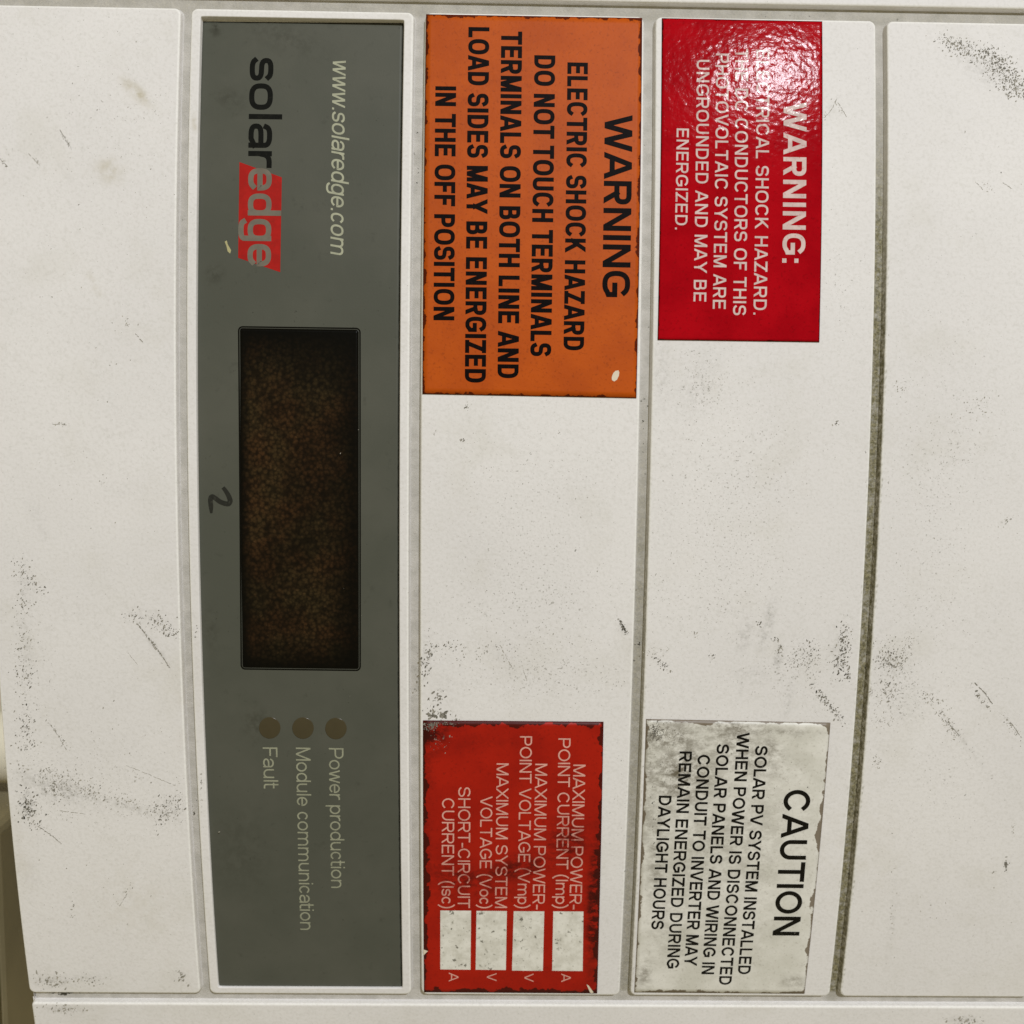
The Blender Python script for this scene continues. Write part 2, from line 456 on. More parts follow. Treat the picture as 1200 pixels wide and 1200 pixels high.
def plate_material():
    k = NT("grey_printed_plate")
    c = k.mix(k.ramp(k.noise(30, 4, 0.6), 0.35, 0.7), lin(81, 83, 74), lin(88, 89, 80))
    c = k.mix(k.math("MULTIPLY", k.ramp(k.noise(260, 5, 0.7), 0.58, 0.78), 0.30), c, lin(48, 49, 42))
    c = k.mix(k.math("MULTIPLY", k.ramp(k.noise(1000, 3, 0.6), 0.70, 0.76), 0.55), c, lin(45, 45, 38))
    st = k.attr("stain")
    c = k.mix(k.math("MULTIPLY", st, k.ramp(k.noise(380, 4, 0.7), 0.35, 0.65), clamp=True), c, lin(50, 50, 40))
    e = edge_distance(k, 60.0, 288.0)
    c = k.mix(k.ramp(k.math("ADD", e, k.math("MULTIPLY", k.noise(500, 3), 0.5)), 0.42, 0.72, 0.85, 0.0), c, lin(26, 26, 20))
    nb = k.bump(k.noise(1600, 2), 0.00004, 0.4)
    return k.out(c, 0.5, 0.18, nb)
PLATE = plate_material()
PC = [(236.2, 24.6), (472.6, 26.8), (471.3, 1157.4), (253.3, 1157.4)]
P, pw, ph = poly_slab("plate", PC, -1.4, .5, None, None, 60, 240)
plate = sheet("display_plate", P, plate_h, 0.35, PLATE, inv, (60.0, 288.0),
              {"stain": [(250, 320, 10, 12, 40, .8), (330, 40, 60, 20, 20, .35), (268, 115, 20, 14, 30, .5), (300, 850, 20, 22, 0, .45), (245, 740, 10, 30, 0, .4), (250, 30, 8, 8, 30, .9), (280, 1000, 40, 60, 0, .25), (252, 35, 4, 5, 30, 1)]})

# ------------------------------------------------------------------ lettering
def arc(cx, cy, rx, ry, a0, a1, n=14, p=2.0):
    out = []
    for i in range(n + 1):
        a = math.radians(a0 + (a1 - a0) * i / n); c, s = math.cos(a), math.sin(a)
        out.append((cx + rx * math.copysign(abs(c) ** (2 / p), c), cy + ry * math.copysign(abs(s) ** (2 / p), s)))
    return out

WID = dict(A=.92, B=.76, C=.86, D=.80, E=.70, F=.66, G=.90, H=.77, I=.0, J=.6, K=.80, L=.62, M=.93, N=.78, O=.92, P=.75, Q=.92, R=.80, S=.78, T=.78, U=.77, V=.90, W=1.26, X=.86, Y=.88, Z=.77)
LOW = dict(a=.62, c=.62, d=.65, e=.66, g=.65, i=.0, l=.0, m=1.02, n=.62, o=.68, p=.65, r=.36, s=.60, t=.36, u=.62, w=.94)
SB = dict(A=.015, V=.015, W=.015, Y=.015, T=.03, C=.06, G=.06, O=.06, S=.06, X=.02, Z=.04, L=.07, K=.07, P=.07, F=.06, J=.04, R=.07)
SB.update(w=.02, o=.045, c=.045, e=.045, s=.04, t=.03, r=.05, a=.05, d=.06, g=.06, p=.06)

def glyph(ch, w, wx, xh, p):
    """Strokes of one character (cap height 1) -> (advance, [(points, closed, lo, hi)])."""
    b, t, h = w / 2, 1 - w / 2, 0.5
    S = []
    add = lambda pts, closed=False, lo=0.0, hi=1.0: S.append((pts, closed, lo, hi))
    sb = SB.get(ch, .09) * wx * .8
    if ch == " ": return .36 * wx, S
    if ch == ".": add([(sb + b, b * 1.0 - .001), (sb + b, b + .001)], lo=0, hi=w * 1.05); return w + 2 * sb, S
    if ch == ":":
        add([(sb + b, b), (sb + b, b + .002)], lo=0, hi=w); add([(sb + b, .62), (sb + b, .622)], lo=.5, hi=.5 + w * 1.1); return w + 2 * sb, S
    if ch == "-": add([(sb, .36), (sb + .30 * wx, .36)], lo=.3, hi=.5); return .30 * wx + 2 * sb, S
    if ch in "()":
        Wd = .26 * wx; x = sb * .9
        rr = Wd * 2.2
        add(arc(x + b + rr, .40, rr, .80, 128, 232, 12) if ch == "(" else arc(x + Wd * .75 - rr, .40, rr, .80, 52, -52, 12), lo=-.3, hi=1.1)
        return Wd + b + sb * 1.6, S
    if ch in WID:
        Wd = max(WID[ch] * wx, w); x0, x1 = sb + w / 2, sb + Wd - w / 2; cx = (x0 + x1) / 2; rx = (x1 - x0) / 2
        e = w * 0.9
        if ch == "A":
            dg = (cx - w * .10) - (x0 - w * .02); add([(x0 - w * .02 - dg * .2, -.2), (cx - w * .10 + dg * .2, 1.2)]); add([(x1 + w * .02 + dg * .2, -.2), (cx + w * .10 - dg * .2, 1.2)]); add([(x0 + dg * .34, .29), (x1 - dg * .34, .29)])
        elif ch == "B":
            m = .52; r1, r2 = (t - m) / 2, (m - b) / 2
            add([(x0, b), (x0, t)]); xa, xb = x1 - r1 * .9 - .05 * wx, x1 - r2 * .9
            add([(x0, t), (xa, t)] + arc(xa, m + r1, r1 * .9, r1, 90, -90, 10, p) + [(x0, m)])
            add([(x0, m), (xb, m)] + arc(xb, b + r2, r2 * .9, r2, 90, -90, 10, p) + [(x0, b)])
        elif ch == "C": add(arc(cx, .5, rx, .5 - b, 42, 318, 26, p))
        elif ch == "D":
            r = min(rx * 1.1, .5 - b); xa = x1 - r
            add([(x0, b), (x0, t), (xa, t)] + arc(xa, .5, r, .5 - b, 90, -90, 20, p) + [(x0, b)])
        elif ch == "E": add([(x1, t), (x0, t), (x0, b), (x1, b)]); add([(x0, .52), (x1 - .05 * wx, .52)])
        elif ch == "F": add([(x1, t), (x0, t), (x0, b)]); add([(x0, .50), (x1 - .08 * wx, .50)])
        elif ch == "G":
            add(arc(cx, .5, rx, .5 - b, 40, 322, 26, p)[:-1] + [(x1, .22), (x1, .45), (cx + .04 * wx, .45)])
        elif ch == "H": add([(x0, b), (x0, t)]); add([(x1, b), (x1, t)]); add([(x0, .52), (x1, .52)])
        elif ch == "I": add([(sb + w / 2, b), (sb + w / 2, t)])
        elif ch == "K": add([(x0, b), (x0, t)]); add([(x1 + .14 * wx, 1.2), (x0, .34)]); add([(x0 + (x1 - x0) * .34, .60), (x1 + .16 * wx, -.2)])
        elif ch == "L": add([(x0, t), (x0, b), (x1, b)])
        elif ch == "M": add([(x0, b), (x0, t)]); add([(x1, b), (x1, t)]); dg = cx - x0; add([(x0 - dg * .2 + w * .1, 1.2), (cx + dg * .2, -.2)]); add([(x1 + dg * .2 - w * .1, 1.2), (cx - dg * .2, -.2)])
        elif ch == "N": add([(x0, b), (x0, t)]); add([(x1, b), (x1, t)]); dg = x1 - x0; add([(x0 - dg * .2 + w * .12, 1.2), (x1 + dg * .2 - w * .12, -.2)])
        elif ch in "OQ": add(arc(cx, .5, rx, .5 - b, 0, 360, 36, p)[:-1], True)
        elif ch in "PR":
            m = .44 if ch == "P" else .47; r = (t - m) / 2; xa = x1 - r * 1.0
            add([(x0, b), (x0, t), (xa, t)] + arc(xa, m + r, r, r, 90, -90, 12, p) + [(x0, m)])
            if ch == "R": add([(x0 + (x1 - x0) * .52, m), (x1 + .02 * wx, -e * .6)])
        elif ch == "S":
            ra, rb = (t - b) * .245, (t - b) * .255
            add(arc(cx, t - ra, rx * .95, ra, 22, 250, 16, p) + arc(cx, b + rb, rx, rb, 70, -160, 16, p))
        elif ch == "T": add([(x0 - w * 0, t), (x1, t)]); add([(cx, t), (cx, b)])
        elif ch == "U":
            r = rx; add([(x0, t), (x0, b + r)] + arc(cx, b + r, rx, r, 180, 360, 16, p) + [(x1, t)])
        elif ch == "V": dg = (cx - w * .10) - (x0 - w * .02); add([(x0 - w * .02 - dg * .2, 1.2), (cx - w * .10 + dg * .2, -.2)]); add([(x1 + w * .02 + dg * .2, 1.2), (cx + w * .10 - dg * .2, -.2)])
        elif ch == "W":
            q = (x1 - x0) / 4
            for (p_, q_) in ((x0, x0 + q - w * .06), (cx - w * .06, x0 + q + w * .06), (cx + w * .06, x1 - q - w * .06), (x1, x1 - q + w * .06)): add([(p_ - (q_ - p_) * .2, 1.2), (q_ + (q_ - p_) * .2, -.2)])
        elif ch == "X": dg = x1 - x0; add([(x0 - dg * .2, -.2), (x1 + dg * .2, 1.2)]); add([(x0 - dg * .2, 1.2), (x1 + dg * .2, -.2)])
        elif ch == "Y": dg = (cx - x0) / .6; add([(x0 - dg * .2, 1.2), (cx + .02, .40 - .02)]); add([(x1 + dg * .2, 1.2), (cx - .02, .40 - .02)]); add([(cx, .42), (cx, b)])
        elif ch == "Z": add([(x0, t), (x1, t)]); add([(x0, b), (x1, b)]); dg = x1 - x0; add([(x0 + w * .1 - dg * .2, -.2), (x1 - w * .1 + dg * .2, 1.2)], lo=w * .5, hi=1 - w * .5)
        return Wd + 2 * sb, S
    Wd = max(LOW[ch] * wx, w); x0, x1 = sb + w / 2, sb + Wd - w / 2; cx = (x0 + x1) / 2; rx = (x1 - x0) / 2
    xt = xh - w / 2; ry = (xh - w) / 2; cy = xh / 2; e = w * .8
    if ch == "o": add(arc(cx, cy, rx, ry, 0, 360, 30, p)[:-1], True)
    elif ch == "c": add(arc(cx, cy, rx, ry, 45, 315, 22, p), hi=xh)
    elif ch == "e": add([(x0 + rx * .1, cy), (x1, cy)] + arc(cx, cy, rx, ry, 2, 318, 26, p), hi=xh)
    elif ch == "d": add(arc(cx, cy, rx, ry, 0, 360, 30, p)[:-1], True); add([(x1, b), (x1, t)])
    elif ch == "p": add(arc(cx, cy, rx, ry, 0, 360, 30, p)[:-1], True); add([(x0, xt), (x0, -.28 + b)], lo=-.3)
    elif ch == "g":
        add(arc(cx, cy, rx, ry, 0, 360, 30, p)[:-1], True)
        add([(x1, xt), (x1, -.08)] + arc(cx, -.08, rx, .20 - b, 0, -165, 14, p), lo=-.35, hi=xh)
    elif ch == "a":
        r = min(rx, ry * .62)
        add(arc(cx, xt - ry * .62, rx * .95, ry * .62, 165, 90, 8, p)[:-1] + arc(cx, xt - ry * .62, rx, ry * .62, 90, 0, 8, p) + [(x1, b)], hi=xh)
        m = cy + w * .12
        add([(x1, m)] + arc(x0 + rx * .95, (m + b) / 2, rx * .95, (m - b) / 2, 90, 270, 14, p) + [(cx + rx * .3, b), (x1, b + ry * .35)], hi=xh)
    elif ch == "i": add([(sb + w / 2, b), (sb + w / 2, xt)], hi=xh); add([(sb + w / 2, 1 - w / 2 - .001), (sb + w / 2, 1 - w / 2)], lo=1 - w * 1.1)
    elif ch == "l": add([(sb + w / 2, b), (sb + w / 2, t)])
    elif ch in "nm":
        n_ = 1 if ch == "n" else 2; step = (x1 - x0) / n_
        add([(x0, b), (x0, xt)], hi=xh)
        for j in range(n_):
            xa, xb = x0 + j * step, x0 + (j + 1) * step; r = (xb - xa) / 2
            add([(xa, xt - r * 1.0)] + arc((xa + xb) / 2, xt - r, r, r, 160, 0, 12, p) + [(xb, b)], hi=xh)
    elif ch == "u":
        r = rx; add([(x0, xt), (x0, b + r)] + arc(cx, b + r, rx, r, 180, 340, 12, p), hi=xh); add([(x1, b), (x1, xt)], hi=xh)
    elif ch == "r":
        add([(x0, b), (x0, xt)], hi=xh); r = x1 - x0; add(arc(x1 + .02, xt - r, r, r, 170, 82, 8, p), hi=xh)
    elif ch == "s":
        ra = (xt - b) * .25
        add(arc(cx, xt - ra, rx * .95, ra, 22, 250, 14, p) + arc(cx, b + ra, rx, ra, 70, -160, 14, p), hi=xh)
    elif ch == "t":
        xm = x0 + .06 * wx; add([(xm, .95), (xm, b + .12)] + arc(xm + .13 * wx, b + .12, .13 * wx, .12, 180, 270, 6, p) + [(x1 + w * .3, b)]); add([(x0 - .02, xt), (x1 + w * .1, xt)], hi=xh)
    elif ch == "w":
        q = (x1 - x0) / 4; [add([(p_ - (q_ - p_) * .2, xh * 1.2), (q_ + (q_ - p_) * .2, -.2 * xh)], hi=xh) for (p_, q_) in ((x0, x0 + q - w * .06), (cx - w * .06, x0 + q + w * .06), (cx + w * .06, x1 - q - w * .06), (x1, x1 - q + w * .06))]
    return Wd + 2 * sb, S

def ribbon(pts, closed, w):
    """Offset a polyline into left/right points with limited mitres and square ends."""
    P = [np.array(q, float) for q in pts]
    Q = [P[0]]
    for q in P[1:]:
        if np.linalg.norm(q - Q[-1]) > 1e-4: Q.append(q)
    P = Q; n_ = len(P)
    if not closed:
        if n_ == 1: P = [P[0] - (0, .001), P[0] + (0, .001)]; n_ = 2
        d0 = P[1] - P[0]; d1 = P[-1] - P[-2]
        P[0] = P[0] - d0 / np.linalg.norm(d0) * w / 2; P[-1] = P[-1] + d1 / np.linalg.norm(d1) * w / 2
    L, R = [], []
    for i in range(n_):
        a = P[i - 1] if (i or closed) else None; c = P[(i + 1) % n_] if (i < n_ - 1 or closed) else None
        d1 = (P[i] - a) if a is not None else (c - P[i]); d2 = (c - P[i]) if c is not None else d1
        d1 = d1 / np.linalg.norm(d1); d2 = d2 / np.linalg.norm(d2)
        n1 = np.array((-d1[1], d1[0])); n2 = np.array((-d2[1], d2[0]))
        m = n1 + n2; lm = np.linalg.norm(m)
        m = n1 if lm < 1e-3 else m / lm
        k = 1 / max(m.dot(n1), 0.34)
        L.append(P[i] + m * w / 2 * k); R.append(P[i] - m * w / 2 * k)
    return L, R

def clip_y(poly, lim, sgn):
    out = []
    for i, p_ in enumerate(poly):
        q_ = poly[(i + 1) % len(poly)]
        a_, b_ = (p_[1] - lim) * sgn, (q_[1] - lim) * sgn
        if a_ >= 0: out.append(p_)
        if (a_ >= 0) != (b_ >= 0):
            t_ = a_ / (a_ - b_); out.append((p_[0] + (q_[0] - p_[0]) * t_, lim))
    return out

def text(name, s, start, end, cap, mat, parent, h, weight=.15, p=2.0, xh=.73, cap_end=None, slant=0.0, hfun=None, attrs=None, label=None, track=0.0, jitter=0.0):
    """start/end: photograph spots of the baseline's two ends; cap: cap height (or ascender) in photograph pixels."""
    hq = h if hfun is None else float(hfun(-150)) + h
    a, b = np.array(at(*start, hq)), np.array(at(*end, hq))
    ca = np.linalg.norm(np.array(at(start[0] + cap, start[1], hq)) - a)
    ce = cap_end or cap
    cb = np.linalg.norm(np.array(at(end[0] + ce, end[1], hq)) - b)
    dirv = (b - a); L = np.linalg.norm(dirv); dirv /= L; up = np.array((-dirv[1], dirv[0]))
    if up[0] < 0: up = -up
    c0 = (ca + cb) / 2
    def total(wx):
        x = 0
        for j, ch in enumerate(s): x += glyph(ch, weight, wx, xh, p)[0] + (track if j < len(s) - 1 else 0)
        return x - (SB.get(s[0], .09) + SB.get(s[-1], .09)) * wx * .8
    lo, hi = .2, 3.0
    for _ in range(40):
        wx = (lo + hi) / 2
        if total(wx) * c0 < L: lo = wx
        else: hi = wx
    verts, faces = [], []
    x = -SB.get(s[0], .09) * wx * .8; weight = weight * 1.0
    for ch in s:
        adv, S = glyph(ch, weight, wx, xh, p)
        for k, (pts, closed, ylo, yhi) in enumerate(S):
            Lp, Rp = ribbon(pts, closed, weight)
            m = len(Lp)
            for i in range(m - (0 if closed else 1)):
                j = (i + 1) % m
                poly = clip_y(clip_y([tuple(Lp[i]), tuple(Rp[i]), tuple(Rp[j]), tuple(Lp[j])], ylo, 1), yhi, -1)
                if len(poly) < 3: continue
                base = len(verts)
                for q in poly:
                    y = q[1]; xx = x + q[0] + slant * y
                    f = xx * c0 / L
                    cc = ca + (cb - ca) * min(max(f, 0), 1)
                    pt = a + dirv * (xx * c0) + up * (y * cc)
                    hh = (h if hfun is None else float(hfun(pt[1])) + h) + 0.006 * k
                    verts.append((pt[0], pt[1], hh))
                faces.append(tuple(range(base, base + len(poly))))
        x += adv + track
    V = np.array(verts)
    co = np.stack([-V[:, 1], -(front(V[:, 1]) + V[:, 2]), V[:, 0]], -1) / 1000
    me = mesh(name, co, faces)
    # all faces towards the viewer (-Y)
    me.calc_loop_triangles()
    flip = [q.index for q in me.polygons if q.normal.y > 0]
    if flip:
        fs = [tuple(q.vertices)[::-1] if q.normal.y > 0 else tuple(q.vertices) for q in me.polygons]
        me2 = mesh(name, co, fs); bpy.data.meshes.remove(me); me = me2
    if attrs is not None:
        float_attr(me, "stain", marks(V[:, 0], V[:, 1], attrs))
    o = link(name, me, mat, parent, shade=False)
    if label: o["label"] = label
    return o

def patch(name, px, mat, parent, h, hfun=None, attrs=None, sub=1):
    """A small flat printed or torn patch given by its outline in the photograph."""
    hq = h if hfun is None else float(hfun(-150)) + h
    pts = np.array([at(x, y, hq) for (x, y) in px])
    hh = np.array([(h if hfun is None else float(hfun(v)) + h) for v in pts[:, 1]])
    co = np.stack([-pts[:, 1], -(front(pts[:, 1]) + hh), pts[:, 0]], -1) / 1000
    me = mesh(name, co, [tuple(range(len(px)))])
    if me.polygons[0].normal.y > 0:
        bpy.data.meshes.remove(me); me = mesh(name, co, [tuple(range(len(px)))[::-1]])
    if attrs is not None: float_attr(me, "stain", marks(pts[:, 0], pts[:, 1], attrs))
    return link(name, me, mat, parent, shade=False)

def strip_patch(name, left, right, n_, mat, parent, h, hfun=None, attrs=None):
    """Flat print between a left and a right edge (photograph spots), cut into rungs so that it follows the bow."""
    verts = []
    for i in range(n_ + 1):
        t = i / n_
        for (p0, p1) in (left, right):
            x, y = p0[0] + (p1[0] - p0[0]) * t, p0[1] + (p1[1] - p0[1]) * t
            u, v = at(x, y, h if hfun is None else float(hfun(-150)) + h)
            verts.append((float(u), float(v), float(front(v)) + h + (0 if hfun is None else float(hfun(v)))))
    me = mesh(name, [W(*q) for q in verts], [(2 * i, 2 * i + 2, 2 * i + 3, 2 * i + 1) for i in range(n_)])
    if sum(q.normal.y * q.area for q in me.polygons) > 0: me.flip_normals()
    if attrs is not None:
        a = np.array(verts); float_attr(me, "stain", marks(a[:, 0], a[:, 1], attrs))
    return link(name, me, mat, parent, shade=False)

# ---- print on the plate
CREAM = print_material("cream_plate_print", lin(174, 176, 152), rough=.5, wear=lin(100, 100, 84), wear_amt=.35, spec=.3)
CREAM2 = print_material("dull_cream_plate_print", lin(156, 158, 136), rough=.5, wear=lin(100, 100, 84), wear_amt=.35, spec=.3)
BLACKP = print_material("black_plate_print", lin(20, 21, 18), rough=.55, spec=.06, wear=lin(40, 40, 34), wear_amt=.4)
REDP = print_material("red_badge_print", lin(176, 30, 24), rough=.5, spec=.12, wear=lin(120, 40, 30), wear_amt=.35)
GREYP = print_material("grey_badge_letters", lin(120, 114, 102), rough=.5, spec=.15)
ph_ = plate_h
text("logo_word", "solar", (292.4, 66.5), (290.4, 193.0), 39.4, BLACKP, plate, .03, weight=.155, p=2.7, xh=.71, hfun=ph_, cap_end=39)
strip_patch("logo_badge", ((280.2, 189.5), (278.8, 302)), ((330, 207.5), (328.2, 318.8)), 24, REDP, plate, .03, hfun=ph_)
text("logo_word", "edge", (290.6, 196.5), (289.6, 312.0), 39.2, GREYP, plate, .05, weight=.160, p=2.7, xh=.71, hfun=ph_)
text("web_address", "www.solaredge.com", (389.8, 67.8), (387.0, 297.0), 20.8, CREAM, plate, .03, weight=.115, p=2.2, xh=.73, hfun=ph_, slant=.17)
text("status_text", "Power production", (385.4, 876.3), (388.4, 1039.9), 17.2, CREAM2, plate, .03, weight=.105, hfun=ph_, cap_end=16.4)
text("status_text", "Module communication", (346.8, 875.7), (352.3, 1088.9), 17.2, CREAM2, plate, .03, weight=.105, hfun=ph_, cap_end=16.4)
text("status_text", "Fault", (308.0, 875.5), (309.4, 923.2), 17.2, CREAM2, plate, .03, weight=.105, hfun=ph_)

# hand-drawn 2
INK = print_material("marker_ink", lin(36, 37, 32), rough=.5, spec=.3, wear=lin(70, 71, 62), wear_amt=.5)
def marker(pts, widths):
    hq = float(plate_h(-150)) + .03
    # smooth with Catmull-Rom
    P_ = [np.array(p_) for p_ in pts]; out = []; ow = []
    for i in range(len(P_) - 1):
        p0, p1, p2, p3 = P_[max(i - 1, 0)], P_[i], P_[i + 1], P_[min(i + 2, len(P_) - 1)]
        for j in range(6):
            t = j / 6
            out.append(.5 * (2 * p1 + (p2 - p0) * t + (2 * p0 - 5 * p1 + 4 * p2 - p3) * t * t + (3 * p1 - p0 - 3 * p2 + p3) * t ** 3)); ow.append(widths[i] * (1 - t) + widths[i + 1] * t)
    out.append(P_[-1]); ow.append(widths[-1])
    verts, faces = [], []
    for i, q in enumerate(out):
        d = out[min(i + 1, len(out) - 1)] - out[max(i - 1, 0)]; d = d / (np.linalg.norm(d) + 1e-9); nn = np.array((-d[1], d[0]))
        for sgn in (1, -1):
            x, y = q + nn * sgn * ow[i] / 2
            u, v = at(x, y, hq); verts.append(W(float(u), float(v), float(front(v) + plate_h(v) + .03)))
    for i in range(len(out) - 1): faces.append((2 * i, 2 * i + 1, 2 * i + 3, 2 * i + 2))
    me = mesh("handwritten_mark", verts, faces)
    fs = [tuple(q.vertices)[::-1] if q.normal.y > 0 else tuple(q.vertices) for q in me.polygons]
    me2 = mesh("handwritten_mark", verts, fs)
    return link("handwritten_mark", me2, INK, plate, shade=False)
marker([(261.2, 571.2), (264.5, 575.5), (268.0, 581.5), (269.6, 587.2), (266.8, 590.6), (258.3, 588.2), (252.5, 584.0), (248.6, 581.8), (246.6, 585.0), (247.2, 594), (247.6, 601.5)], [4.2, 5, 5.6, 6, 5.8, 5.6, 5.4, 5.2, 5.8, 5.4, 2.5])["label"] = "black marker numeral 2 drawn by hand"

# display window
def rounded(px, r, n=6):
    """Rounded outline through four photograph corners TL TR BR BL."""
    out = []
    P_ = [np.array(q, float) for q in px]
    for i in range(4):
        a, b, c = P_[i - 1], P_[i], P_[(i + 1) % 4]
        d1 = (a - b) / np.linalg.norm(a - b); d2 = (c - b) / np.linalg.norm(c - b)
        for j in range(n + 1):
            t = j / n * math.pi / 2
            out.append(b + d1 * r * (1 - math.sin(t)) + d2 * r * (1 - math.cos(t)))
    return out
def stepped(name, px, r, prof, mat, parent, hfun, cap=True):
    """Rounded sheet with a stepped/bevelled rim: prof = [(inset px, height mm)...]."""
    ctr = np.mean(np.array(px), 0); rings = []
    for (ins, hh) in prof:
        q = []
        for i in range(4):
            a, b, c = np.array(px[i - 1], float), np.array(px[i], float), np.array(px[(i + 1) % 4], float)
            d1 = (a - b) / np.linalg.norm(a - b); d2 = (c - b) / np.linalg.norm(c - b); q.append(b + (d1 + d2) * ins)
        rings.append((rounded(q, max(r - ins, .6)), hh))
    # subdivide the long straight runs so the sheet follows the bow
    def dens(loop):
        out = []
        for i, a in enumerate(loop):
            b = loop[(i + 1) % len(loop)]; k = 40 if np.linalg.norm(b - a) > 20 else 1
            out += [a + (b - a) * j / k for j in range(k)]
        return out
    verts, faces = [], []; N = None
    for loop, hh in rings:
        lp = dens(loop); N = len(lp)
        for (x, y) in lp:
            u, v = at(x, y, float(hfun(-150)) + hh); verts.append(W(float(u), float(v), float(front(v) + hfun(v)) + hh))
    for k in range(len(rings) - 1):
        for i in range(N):
            a, b = k * N + i, k * N + (i + 1) % N
            faces.append((a, b, b + N, a + N))
    if cap:                                              # strips across, pairing opposite sides
        last = (len(rings) - 1) * N
        # loop order: TL arc, top run, TR arc, right run, BR arc, bottom run, BL arc, left run
        nc = 6
        tl = list(range(0, nc)); 
        import bmesh
        me = mesh(name, verts, faces); bm = bmesh.new(); bm.from_mesh(me); bm.verts.ensure_lookup_table()
        f = bm.faces.new([bm.verts[last + i] for i in range(N)])
        bmesh.ops.triangulate(bm, faces=[f], quad_method="BEAUTY", ngon_method="BEAUTY")
        bmesh.ops.recalc_face_normals(bm, faces=bm.faces)
        bm.to_mesh(me); bm.free(); me.update()
        s_ = sum(q.normal.y * q.area for q in me.polygons)
        if s_ > 0: me.flip_normals()
    else:
        me = mesh(name, verts, faces)
        s_ = sum(q.normal.y * q.area for q in me.polygons)
        if s_ > 0: me.flip_normals()
    return link(name, me, mat, parent, shade=False)

WIN = [(278.6, 382.0), (422.6, 384.0), (423.0, 786.4), (282.0, 784.6)]
BEZ = plain("black_window_bezel", lin(3, 3, 3), 0.22, 0.22, .2, 300)
def lcd_material():
    k = NT("clouded_display_glass")
    vec = k.scaled((1, 1, 1.0))
    v1 = k.voro(900, "F1", "Distance"); v2 = k.voro(1500, "F1", "Distance")
    wob = k.noise(700, 4, .7)
    blob = k.math("MULTIPLY", k.ramp(v1, 0.1, 0.85, 1, 0.22), k.math("ADD", .35, k.ramp(wob, .3, .7)), clamp=True)
    big = k.ramp(k.noise(60, 4, .55), 0.30, 0.68)
    dens = k.attr("cloud")
    f = k.math("MULTIPLY", k.math("MULTIPLY", blob, dens), k.math("ADD", .45, k.math("MULTIPLY", big, .6)), clamp=True)
    br = k.mix(k.ramp(k.noise(80, 4), .35, .65), lin(64, 43, 24), lin(56, 45, 26))
    br = k.mix(k.ramp(k.noise(1000, 3), .60, .78), br, lin(84, 62, 38))
    low = k.mix(k.math("MULTIPLY", dens, .65), lin(5, 5, 4), lin(15, 11, 7))
    c = k.mix(f, low, br)
    return k.out(c, .30, .12, k.bump(blob, 0.0001, .15))
LCD = lcd_material()
bezel = stepped("display_bezel", WIN, 5.5, [(0, -.12), (0, .03), (1.7, .03), (1.8, -.05), (3.4, .10), (4.4, .16)], BEZ, plate, plate_h, cap=False)
ic = [(x + sx * 3.2, y + sy * 3.2) for (x, y), (sx, sy) in zip(WIN, ((1, 1), (-1, 1), (-1, -1), (1, -1)))]
P, _, _ = poly_slab("glass", ic, -1.3, .1, None, None, 60, 150)
glass = sheet("display_window", P, lambda v: plate_h(v) + .16, .25, LCD, plate, (36, 100))
Sg, Tg = np.meshgrid(np.linspace(0, 1, 60), np.linspace(0, 1, 150), indexing="ij")
cl = np.clip(Sg / .09, 0, 1) ** 1.2 * np.clip((1 - Sg) / .30, 0.15, 1) * np.clip((Tg - .01) / .17, 0, 1) * np.clip((1 - Tg) / .10, 0, 1)
cl = cl * (1.0 + .35 * np.exp(-((Sg - .2) / .18) ** 2 - ((Tg - .38) / .25) ** 2))
ring_n = 2 * 60 + 2 * 150 - 4
cl = np.concatenate([cl.ravel(), np.zeros(ring_n)]); float_attr(glass.data, "cloud", cl)
glass["label"] = "dark brown clouded display window"

# indicator lenses
LENS = plain("brown_indicator_lens", lin(70, 63, 44), .28, .45, .12, 300)
for (x, y, ly) in ((393.6, 853.8, 0), (355.0, 853.3, 0), (316.0, 853.0, 0)):
    verts, faces = [], []
    prof = [(12.7, -.05), (12.6, .06), (11.9, .07), (11.2, .08), (9, .12), (6, .155), (3, .17)]
    for (r, hh) in prof:
        for a in range(28):
            t = 2 * math.pi * a / 28; u, v = at(x + r * math.cos(t), y + r * math.sin(t), -1)
            verts.append(W(float(u), float(v), float(front(v) + plate_h(v)) + hh))
    for k in range(len(prof) - 1):
        for a in range(28):
            i, j = k * 28 + a, k * 28 + (a + 1) % 28; faces.append((i, i + 28, j + 28, j))
    faces.append(tuple(range((len(prof) - 1) * 28, len(prof) * 28))[::-1])
    me = mesh("indicator_lens", verts, faces)
    if sum(q.normal.y * q.area for q in me.polygons) > 0: me.flip_normals()
    link("indicator_lens", me, LENS, plate)

# ------------------------------------------------------------------ stickers
def centre(px):
    u, v = at(np.mean([q[0] for q in px]), np.mean([q[1] for q in px])); return (float(u), float(v), float(front(v)))
H_ST = .22
def sticker(name, label, px, mat_args, stains=None, nu=40, nv=60, curl=None):
    t = thing(name, label, "label", centre(px))
    P, w_, h_ = poly_slab(name, px, H_ST, .2, None, None, nu, nv)
    m = sticker_material(size=(w_, h_), **mat_args) if False else sticker_material(mat_args.pop("mname"), w_, h_, **mat_args)
    b = sheet("backing", P, H_ST, H_ST + .02, m, t, (w_, h_), {"stain": stains or []}, warp=curl)
    return t
ZT = H_ST + .035

